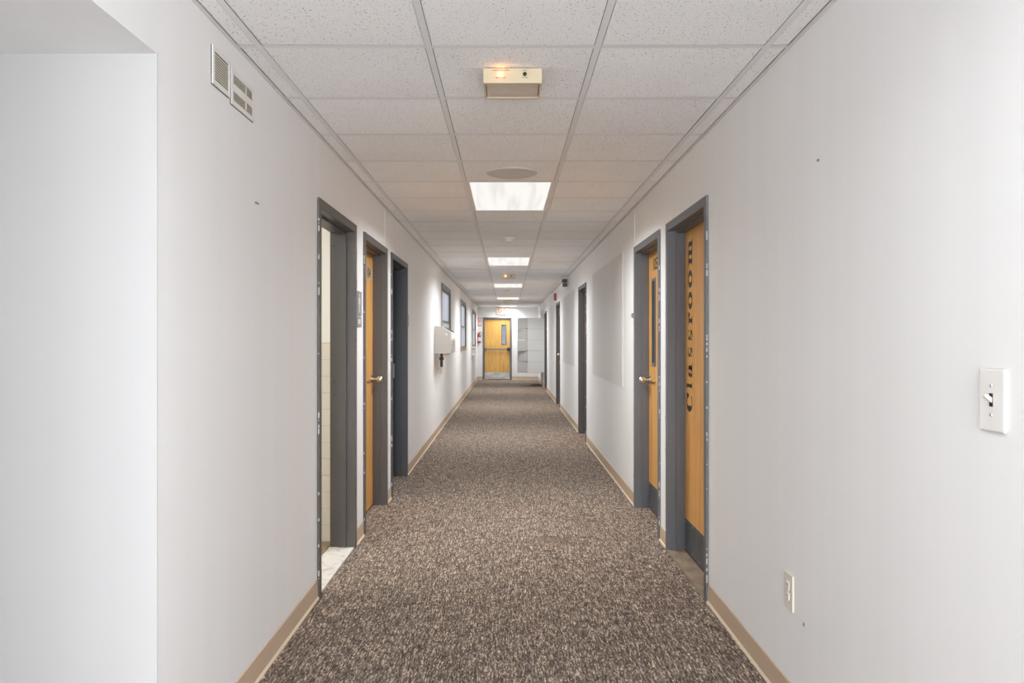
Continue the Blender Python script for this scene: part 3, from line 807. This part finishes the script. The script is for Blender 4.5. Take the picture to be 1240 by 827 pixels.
# ------------------------------------------------------------------ painted-over boards on the right wall
tag(obj('wall_board', MB(PR).bev(6.96, 9.40, -0.006, 0, 0.92, 2.11, 0.002), M_BOARD, base=PR(8.18, 0, 0.92)), 'long pale grey board on the right wall before the third door', 'board', 'painted boards on the right wall')
tag(obj('wall_board', MB(PR).bev(11.93, 14.25, -0.006, 0, 0.92, 2.09, 0.002), M_BOARD, base=PR(13.1, 0, 0.92)), 'pale grey board on the right wall past the third door', 'board', 'painted boards on the right wall')

# ------------------------------------------------------------------ fluorescent ceiling lights
labels = {-12: 'lit ceiling panel behind the camera by the added end window', -4: 'lit ceiling panel overhead before the nearest beige emergency light',
          4: 'large lit fluorescent ceiling panel beside the round grey speaker', 12: 'lit fluorescent ceiling panel just before the second emergency light',
          20: 'third lit ceiling panel, just past the second emergency light', 28: 'fourth lit ceiling panel, before the farthest emergency light',
          36: 'farthest lit ceiling panel, right above the exit sign'}
def lamp_light(t, k):
    d = bpy.data.lights.new('panel_light', 'AREA'); d.shape = 'RECTANGLE'; d.size = 0.55; d.size_y = 1.16
    d.energy = PANEL * k; d.spread = math.radians(PANEL_SPREAD); d.color = (0.93, 0.975, 1.0)
    o = bpy.data.objects.new('panel_light', d); C.objects.link(o); o.parent = t; o.location = (0, 0, -0.001)
first = None
for n in LIGHT_ROWS:
    y0 = row(n); y1 = row(n + 2); yc = (y0 + y1) / 2
    if first is None:
        first = thing('ceiling_light', labels[n], 'light', (MID, yc, H + 0.003), 'fluorescent ceiling panels')
        fr = MB()
        x0, x1 = MID - 0.298, MID + 0.298; ya, yb = y0 + 0.006, y1 - 0.006
        for (a, b, c, d) in ((x0, x0 + 0.022, ya, yb), (x1 - 0.022, x1, ya, yb), (x0 + 0.022, x1 - 0.022, ya, ya + 0.022), (x0 + 0.022, x1 - 0.022, yb - 0.022, yb)):
            fr.bx(a, b, c, d, H + 0.003, H + 0.012)
        fr.bx(x0, x1, ya, yb, H + 0.06, H + 0.066)
        obj('light_frame', fr, M_WHITE, first)
        obj('diffuser', MB().bx(x0 + 0.022, x1 - 0.022, ya + 0.022, yb - 0.022, H + 0.006, H + 0.010), M_DIFF, first)
    else:
        t = first.copy(); C.objects.link(t); t.location = (MID, yc, H + 0.003); t['label'] = labels[n]
        for ch in first.children:
            c = ch.copy(); C.objects.link(c); c.parent = t
for t in [o for o in C.objects if o.name.startswith('ceiling_light')]:
    lamp_light(t, {labels[-4]: 0.26, labels[36]: 0.75}.get(t['label'], 1.0))

# ------------------------------------------------------------------ emergency lights, speaker, smoke detectors
M_AMBER_OFF = mat('unlit_amber_lamp', (0.55, 0.30, 0.12), 0.3)
def emergency(y, label, lamp=M_AMBER):
    x = MID; r = thing('emergency_light', label, 'emergency light', (x, y + 0.1, H - 0.0015), 'beige emergency lights on the ceiling')
    z1, z0 = H - 0.0005, H - 0.0585; w_ = 0.114; b = MB()
    b.bev(x - w_, x + w_, y, y + 0.022, z0, z1, 0.002).bev(x - w_, x + w_, y + 0.19, y + 0.205, z0, z1, 0.002)
    b.bx(x - w_, x - w_ + 0.008, y + 0.022, y + 0.19, z0, z1).bx(x + w_ - 0.008, x + w_, y + 0.022, y + 0.19, z0, z1)
    b.bx(x - w_ + 0.008, x + w_ - 0.008, y + 0.022, y + 0.19, z1 - 0.004, z1)
    obj('housing', b, M_BEIGE, r)
    obj('lens', MB().bev(x - w_ + 0.011, x + w_ - 0.011, y + 0.025, y + 0.187, z0 + 0.003, z0 + 0.02, 0.002), M_LENS, r)
    zi = z1 - 0.024
    obj('indicator_lamp', MB().lathe([(0.006, 0), (0.006, 0.002), (0.005, 0.006), (0, 0.008)], TR(x - 0.047, y, zi, '-Y'), 14), lamp, r, True)
    obj('test_button', MB().lathe([(0.0078, 0), (0.0078, 0.003), (0.005, 0.005), (0, 0.0055)], TR(x + 0.047, y, zi, '-Y'), 16), M_BLACK, r, True)
    lt = []
    for (s, dx, dz) in (('CHARGE INDICATOR', -0.047, 0.0145), ('READY LAMP', -0.047, -0.0135), ('PUSH', 0.047, 0.0145), ('TO TEST', 0.047, -0.0135)):
        text_part('lettering', s, 0.0068, (x + dx, y - 0.0004, zi + dz), (1, 0, 0), (0, 0, 1), M_BLACK, r, 0.0004)
    return r
emergency(3.06, 'nearest beige emergency light box with amber lamp on the ceiling')
emergency(12.87, 'beige emergency light box between the second and third ceiling panels')
emergency(21.4, 'farthest small beige emergency light box before the last ceiling panel', M_AMBER_OFF)
sx_, sy_ = 0.031, 4.995
r = thing('ceiling_speaker', 'round grey speaker in the ceiling tile before the first lit panel', 'speaker', (sx_, sy_, H - 0.003))
obj('rim', MB().lathe([(0.118, -0.0075), (0.150, -0.0068), (0.160, -0.003), (0.163, 0.004), (0.158, 0.005), (0.118, 0.005)], TR(sx_, sy_, H - 0.001), 40), mat('grey_speaker_rim', (0.58, 0.55, 0.555), 0.5), r, True)
obj('grille', MB().lathe([(0.118, -0.0075), (0.06, -0.010), (0, -0.011)], TR(sx_, sy_, H - 0.001), 40), M_SPEAK, r, True)
def smoke(x, y, label):
    r = thing('smoke_detector', label, 'smoke detector', (x, y, H), 'smoke detectors on the ceiling')
    obj('base', MB().lathe([(0, 0.003), (0.062, 0.003), (0.062, -0.016), (0.056, -0.02), (0, -0.02)], TR(x, y, H), 28), M_IVORY, r, True)
    obj('sensor_head', MB().lathe([(0.046, -0.02), (0.044, -0.036), (0.036, -0.043), (0, -0.045)], TR(x, y, H), 28), M_WHITE, r, True)
smoke(0.023, 8.2, 'round off-white smoke detector between the first and second ceiling panels')
smoke(-0.01, 17.0, 'small far smoke detector past the third ceiling panel')

# ------------------------------------------------------------------ left wall: grilles, signs, switch
def wall_grille(P, a, b, z0, z1, label, banks, nl):
    r = thing('wall_vent', label, 'vent', P((a + b) / 2, 0, z0), 'white vent grilles high on the left wall')
    t = 0.018; m = MB(P)
    zs_ = [z0]; m.bev(a, a + t, -0.0075, -0.003, z0, z1, 0.0015).bev(b - t, b, -0.0075, -0.003, z0, z1, 0.0015)
    m.bev(a + t, b - t, -0.0075, -0.003, z0, z0 + t, 0.0015).bev(a + t, b - t, -0.0075, -0.003, z1 - t, z1, 0.0015)
    for (c0, c1) in banks[:-1]: pass
    for q in range(len(banks) - 1): m.bx(a + t, b - t, -0.007, -0.0025, banks[q][1], banks[q + 1][0])
    obj('grille_frame', m, M_WHITE, r)
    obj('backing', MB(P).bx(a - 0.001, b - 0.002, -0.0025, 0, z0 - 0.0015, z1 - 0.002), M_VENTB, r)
    for (c0, c1) in banks:
        h = (c1 - c0) / nl
        for k in range(nl):
            zc = c0 + h * (k + 0.5)
            obj('louvre', MB(P).prism([(-0.0075, zc - h * .42), (-0.0068, zc - h * .42 - 0.0008), (-0.0032, zc + h * .36), (-0.0042, zc + h * .36 + 0.0008)], lambda p, q_, hh: (hh, p, q_), a + t, b - t), M_IVORY, r)
    if len(banks) > 1:
        for c0, c1 in banks:
            obj('louvre_rib', MB(P).bx((a + b) / 2 + 0.03, (a + b) / 2 + 0.033, -0.0075, -0.002, c0, c1), M_IVORY, r)
wall_grille(PL, 2.609, 2.777, 2.188, 2.318, 'smaller white vent grille with ten louvres, nearer of the pair on left wall', [(2.21, 2.296)], 10)
wall_grille(PL, 2.789, 3.037, 2.174, 2.302, 'wider white vent grille with two louvre bands, farther of the pair', [(2.194, 2.226), (2.25, 2.282)], 6)

def wall_sign():
    r = thing('restroom_sign', 'grey restroom sign on the left wall between the first two doors', 'sign', PL(5.2, 0, 1.42))
    obj('sign_plate', MB(PL).bev(5.115, 5.285, -0.006, 0, 1.495, 1.655, 0.002), M_GREY, r)
    obj('braille_plate', MB(PL).bev(5.12, 5.28, -0.006, 0, 1.42, 1.488, 0.002), M_GREY, r)
    # pictogram: a standing figure
    yc = 5.2; c = lambda p, q, h: (yc + p, h, 1.575 + q)
    m = MB(PL)
    m.prism([(0.011 * math.cos(t * .5236), 0.055 + 0.011 * math.sin(t * .5236)) for t in range(12)], c, -0.0072, -0.006)
    m.prism([(-0.022, 0.040), (0.022, 0.040), (0.030, -0.005), (0.022, -0.007), (0.016, 0.02), (0.016, -0.06), (0.003, -0.06), (0.003, -0.01), (-0.003, -0.01), (-0.003, -0.06), (-0.016, -0.06), (-0.016, 0.02), (-0.022, -0.007), (-0.030, -0.005)][::-1], c, -0.0072, -0.006)
    obj('pictogram', m, M_LGREY, r)
    obj('braille_mark', MB(PL).bx(5.16, 5.24, -0.0068, -0.006, 1.44, 1.47), M_LGREY, r)
wall_sign()
r = thing('light_switch', 'small beige switch plate on the left wall past the dark doorway', 'switch', PL(7.79, 0, 1.465))
obj('cover_plate', MB(PL).bev(7.755, 7.83, -0.006, 0, 1.465, 1.58, 0.002), mat('dull_beige_plate', (0.45, 0.37, 0.31), 0.5), r)
obj('toggle', MB(PL).bx(7.787, 7.797, -0.016, -0.006, 1.515, 1.532), M_IVORY, r)
def anchor(P, u, z, label, w_=0.02, h_=0.008):
    r = obj('wall_anchor', MB(P).prism([(u - w_ / 2, z - h_ * .4), (u - w_ * .1, z - h_ * .6), (u + w_ / 2, z - h_ * .3), (u + w_ * .45, z + h_ * .35), (u, z + h_ * .6), (u - w_ * .45, z + h_ * .4)], lambda p, q, h: (p, h, q), -0.003, 0.0), M_GREY, base=P(u, 0, z))
    tag(r, label, 'anchor')
Yl = lambda px: FPX * -XL / (614 - px)
Yr = lambda px: FPX * XR / (px - 614)
Zy = lambda py, y: 1.34 + (410.5 - py) * y / FPX
anchor(PL, Yl(311), Zy(246, Yl(311)), 'tiny grey wall anchor on the left wall below the vents', 0.045, 0.007)
anchor(PR, Yr(991), Zy(194, Yr(991)), 'tiny dark wall anchor high on the right wall', 0.014, 0.008)
anchor(PR, Yr(974), Zy(756, Yr(974)), 'tiny dark scratch mark low on the right wall below the outlet', 0.012, 0.012)
r = obj('wall_clip', MB(PR).bev(6.36, 6.43, -0.012, 0, 1.515, 1.55, 0.003), M_GREY, base=PR(6.395, 0, 1.515))
tag(r, 'small grey clip on the right wall beside the numbered door', 'clip')

# ------------------------------------------------------------------ drinking fountain and small wall box on the left wall
y0, y1 = 10.58, 11.42
r = thing('drinking_fountain', 'beige boxy wall fountain with sloped top and pipe on left wall', 'fountain', PL((y0 + y1) / 2, 0, 1.14))
prof = [(-0.002, 1.14), (-0.227, 1.146), (-0.227, 1.429), (-0.105, 1.506), (-0.002, 1.517)]
m = MB(PL).prism(prof, lambda p, q, h: (h, p, q), y0, y1)
bmesh.ops.bevel(m.bm, geom=list(m.bm.edges), offset=0.006, segments=2, affect='EDGES')
obj('cabinet', m, M_FOUNT, r)
for k in range(8):
    z = 1.165 + k * 0.021
    obj('louvre', MB(PL).prism([(-0.226, z), (-0.236, z + 0.002), (-0.232, z + 0.012), (-0.226, z + 0.014)], lambda p, q, h: (h, p, q), y0 + 0.10, y1 - 0.06), mat('brown_grey_louvre', (0.33, 0.28, 0.25), 0.5) if k == 0 else bpy.data.materials['brown_grey_louvre'], r)
obj('front_panel', MB(PL).bx(y0 + 0.10, y1 - 0.06, -0.230, -0.226, 1.35, 1.418), M_WHITE, r)
sl = (1.506 - 1.429) / 0.122
def slope(u, d, off): return (u, -d, 1.429 + (0.227 - d) * sl + off)
m = MB(PL)
for (u0, u1, d0, d1) in ((y0 + 0.25, y1 - 0.06, 0.118, 0.215),):
    m.prism([(u0, d0), (u1, d0), (u1, d1), (u0, d1)], lambda p, q, h: slope(p, q, h), 0.001, 0.006)
obj('basin', m, M_DARK, r)
obj('push_button', MB().lathe([(0, 0), (0.016, 0), (0.014, 0.008), (0, 0.01)], TR(XL + 0.165, y0, 1.40, '-Y'), 16), M_WHITE, r, True)
x = XL + 0.075
obj('drain_pipe', MB().tube([(x, 10.9, 1.15), (x, 10.9, 0.955)], 0.019).tube([(x, 10.9, 1.09), (x, 10.9, 1.05)], 0.031), M_DARK, r, True)
obj('trap', MB().tube([(x, 10.9, 0.955), (x, 10.9, 0.86)], 0.017).tube([(x, 10.9, 0.92), (XL + 0.002, 10.9, 0.925)], 0.014), M_IVORY, r, True)
r = thing('wall_box', 'tiny tan box with white lips on the left wall under the far window', 'box', PL(22.0, 0, 0.9))
obj('box_body', MB(PL).bev(21.9, 22.3, -0.085, 0, 0.915, 1.09, 0.006), M_FOUNT, r)
obj('top_lip', MB(PL).bev(21.86, 22.34, -0.11, 0, 1.09, 1.125, 0.006), M_WHITE, r)
obj('bottom_lip', MB(PL).bev(21.88, 22.32, -0.10, 0, 0.89, 0.915, 0.006), M_WHITE, r)

# ------------------------------------------------------------------ right wall: switch, outlet, alarms
def screw(P, u, d, z, parent, m=M_IVORY):
    p = P(u, d, z)
    obj('screw', MB().lathe([(0.004, 0), (0.0035, 0.0015), (0, 0.002)], TR(*p, '-X'), 10), m, parent, True)
r = thing('light_switch', 'large white toggle switch plate on the near right wall', 'switch', PR(1.656, 0, 1.15))
obj('cover_plate', MB(PR).bev(1.612, 1.70, -0.007, 0, 1.145, 1.278, 0.0045), M_WHITE, r)
obj('toggle_slot', MB(PR).bx(1.650, 1.662, -0.0076, -0.007, 1.198, 1.226), M_HOLE, r)
obj('toggle', MB(PR).prism([(-0.007, 1.206), (-0.007, 1.217), (-0.022, 1.226), (-0.023, 1.219)], lambda p, q, h: (h, p, q), 1.6515, 1.6605), M_IVORY, r)
for z in (1.181, 1.242): screw(PR, 1.656, -0.007, z, r, M_STEEL)
r = thing('wall_outlet', 'ivory duplex power outlet low on the near right wall', 'outlet', PR(2.855, 0, 0.37))
obj('cover_plate', MB(PR).bev(2.81, 2.90, -0.007, 0, 0.362, 0.492, 0.003), M_IVORY, r)
for z in (0.407, 0.447):
    pts = [(0.0175 * math.cos(t), max(-0.0145, min(0.0145, 0.0175 * math.sin(t)))) for t in [2 * math.pi * k / 24 for k in range(24)]]
    rc = obj('receptacle', MB(PR).prism(pts, lambda p, q, h, z=z: (2.855 + p, h, z + q), -0.0095, -0.007), M_WHITE, r)
    obj('outlet_slots', MB(PR).bx(2.847, 2.8495, -0.0098, -0.0095, z, z + 0.008).bx(2.8605, 2.863, -0.0098, -0.0095, z, z + 0.008).bx(2.853, 2.857, -0.0098, -0.0095, z - 0.009, z - 0.005), M_HOLE, rc)
screw(PR, 2.855, -0.007, 0.427, r)
r = thing('alarm_device', 'black device of two stacked housings high on the right wall', 'device', PR(13.2, 0, 2.21))
obj('bracket', MB(PR).bev(13.14, 13.30, -0.02, 0, 2.22, 2.345, 0.004), M_WHITE, r)
obj('upper_housing', MB(PR).bev(13.10, 13.26, -0.105, -0.02, 2.285, 2.34, 0.010), M_DARK, r)
obj('lower_housing', MB(PR).bev(13.12, 13.24, -0.095, -0.02, 2.215, 2.272, 0.012), M_DARK, r)
r = thing('fire_alarm', 'red fire alarm high on the right wall above the fourth door', 'alarm', PR(16.35, 0, 2.14))
obj('alarm_body', MB(PR).bev(16.29, 16.41, -0.05, 0, 2.14, 2.285, 0.006), M_RED, r)
obj('strobe', MB(PR).bev(16.32, 16.38, -0.075, -0.05, 2.20, 2.225, 0.006), M_IVORY, r)

# ------------------------------------------------------------------ end wall: exit sign, fire sign, extinguisher
r = thing('exit_sign', 'lit white exit sign with red letters above the end door', 'sign', (X(608), YE, Z(380.7)))
xa, xb, za, zb = X(601.7), X(614.2), Z(380.6), Z(372.6)
obj('sign_case', MB().bev(xa, xb, YE - 0.06, YE, za, zb, 0.005), M_IVORY, r)
obj('sign_face', MB().bx(xa + 0.022, xb - 0.022, YE - 0.063, YE - 0.0595, za + 0.022, zb - 0.018), M_EXIT, r)
text_part('lettering', 'EXIT', 0.205, ((xa + xb) / 2, YE - 0.064, (za + zb) / 2 + 0.002), (1, 0, 0), (0, 0, 1), M_EXITR, r, 0.002, 0.004, 0.62)
r = thing('fire_sign', 'narrow red and white fire sign on end wall left of door', 'sign', (X(581), YE, Z(395.2)))
xa, xb, za, zb = X(579.1), X(583.1), Z(395.0), Z(384.5)
obj('sign_plate', MB().bx(xa, xb, YE - 0.004, YE, za, zb), mat('faded_red_sign', (0.62, 0.12, 0.10), 0.5), r)
obj('sign_panel', MB().bx(xa + 0.016, xb - 0.016, YE - 0.005, YE - 0.004, za + 0.035, zb - 0.02), M_WHITE, r)
text_part('lettering', 'FIRE', 0.075, ((xa + xb) / 2, YE - 0.0055, (za + zb) / 2 + 0.02), (0, 0, 1), (-1, 0, 0), bpy.data.materials['faded_red_sign'], r, 0.001, 0.001)
ex, ez = X(580.4), Z(415.6)
r = thing('fire_extinguisher', 'small red fire extinguisher hanging on end wall beside the door', 'fire extinguisher', (ex, YE - 0.06, ez))
obj('cylinder', MB().lathe([(0, 0), (0.045, 0.002), (0.052, 0.012), (0.052, 0.25), (0.045, 0.285), (0.02, 0.305), (0.018, 0.318), (0, 0.318)], TR(ex, YE - 0.065, ez), 24), M_RED, r, True)
obj('label', MB().lathe([(0.0525, 0.07), (0.0525, 0.20)], TR(ex, YE - 0.065, ez), 24), M_LGREY, r, True)
obj('valve', MB().bev(ex - 0.018, ex + 0.018, YE - 0.083, YE - 0.047, ez + 0.315, ez + 0.345, 0.004).bx(ex - 0.01, ex + 0.07, YE - 0.075, YE - 0.055, ez + 0.345, ez + 0.353).bx(ex - 0.01, ex + 0.06, YE - 0.075, YE - 0.055, ez + 0.365, ez + 0.373), M_DARK, r)
obj('hose', MB().tube([(ex - 0.018, YE - 0.065, ez + 0.33), (ex - 0.05, YE - 0.065, ez + 0.31), (ex - 0.064, YE - 0.065, ez + 0.24), (ex - 0.06, YE - 0.065, ez + 0.10)], 0.008), M_DARK, r, True)
obj('bracket', MB().bx(ex - 0.02, ex + 0.02, YE - 0.02, YE, ez + 0.05, ez + 0.3), M_STEEL, r)

# ------------------------------------------------------------------ box lockers hung on the right wall at the far end
ya = 21.92; cw = 0.305; ch_ = 0.306; zb = 0.40; xf = 0.574; nc = 6; t = 0.008
r = thing('locker_bank', 'pale grey wall-hung box lockers, five high, doors swung open', 'lockers', (0.8, ya, zb))
for c in range(nc + 1):
    y = ya + c * cw
    if c in (0, nc):
        for k in range(5):   # each box shows its own steel side panel
            z = zb + k * ch_
            obj('side_panel', MB().bev(xf, XR - 0.002, y - t, y, z + 0.004, z + ch_ - 0.004, 0.003), M_LOCK, r)
        obj('side_core', MB().bx(xf + 0.004, XR - 0.002, y - t * 0.4, y - 0.001, zb + 0.002, zb + 5 * ch_ - 0.002), M_LOCKD, r)
    else: obj('divider', MB().bx(xf + 0.004, XR - 0.002, y - t, y, zb, zb + 5 * ch_), M_LOCK, r)
for k in range(6):
    z = zb + k * ch_
    obj('shelf', MB().bx(xf, XR - 0.002, ya, ya + nc * cw - t, z - 0.006 if k else z, z + 0.006 if k < 5 else z), M_LOCK, r)
obj('back_panel', MB().bx(XR - 0.010, XR - 0.002, ya, ya + nc * cw - t, zb, zb + 5 * ch_), M_LOCK, r)
def ldoor(c, k, ang):
    """door hinged on the near edge of its box, swung open by ang degrees from shut"""
    L_ = cw - 0.02; hx, hy = xf, ya + c * cw + 0.004
    z0, z1 = zb + k * ch_ + 0.016, zb + (k + 1) * ch_ - 0.006
    a = math.radians(ang); u = Vector((-math.sin(a), math.cos(a), 0)); n_ = Vector((math.cos(a), math.sin(a), 0))
    P = lambda p, q, h: tuple(Vector((hx, hy, 0)) + u * p + n_ * q + Vector((0, 0, h)))
    o = obj('locker_door', MB(P).bev(0, L_, -0.016, 0, z0, z1, 0.002), M_LOCKD, r)
    obj('door_flange', MB(P).bx(0.012, L_ - 0.012, 0.0, 0.012, z0 + 0.004, z0 + 0.014).bx(0.012, L_ - 0.012, 0.0, 0.012, z1 - 0.014, z1 - 0.004).bx(L_ - 0.02, L_ - 0.012, 0, 0.014, z0 + 0.014, z1 - 0.014), M_LOCKD, o)
    obj('door_lip_shade', MB(P).bx(0.0, L_, -0.018, 0.004, z0 - 0.010, z0 - 0.0005), M_FRAME, o)  # dark strip painted in for the shadow line under each door flange
    obj('latch', MB(P).bev(L_ - 0.05, L_ - 0.03, -0.026, -0.016, (z0 + z1) / 2 - 0.03, (z0 + z1) / 2 + 0.03, 0.002), M_LOCKD, o)
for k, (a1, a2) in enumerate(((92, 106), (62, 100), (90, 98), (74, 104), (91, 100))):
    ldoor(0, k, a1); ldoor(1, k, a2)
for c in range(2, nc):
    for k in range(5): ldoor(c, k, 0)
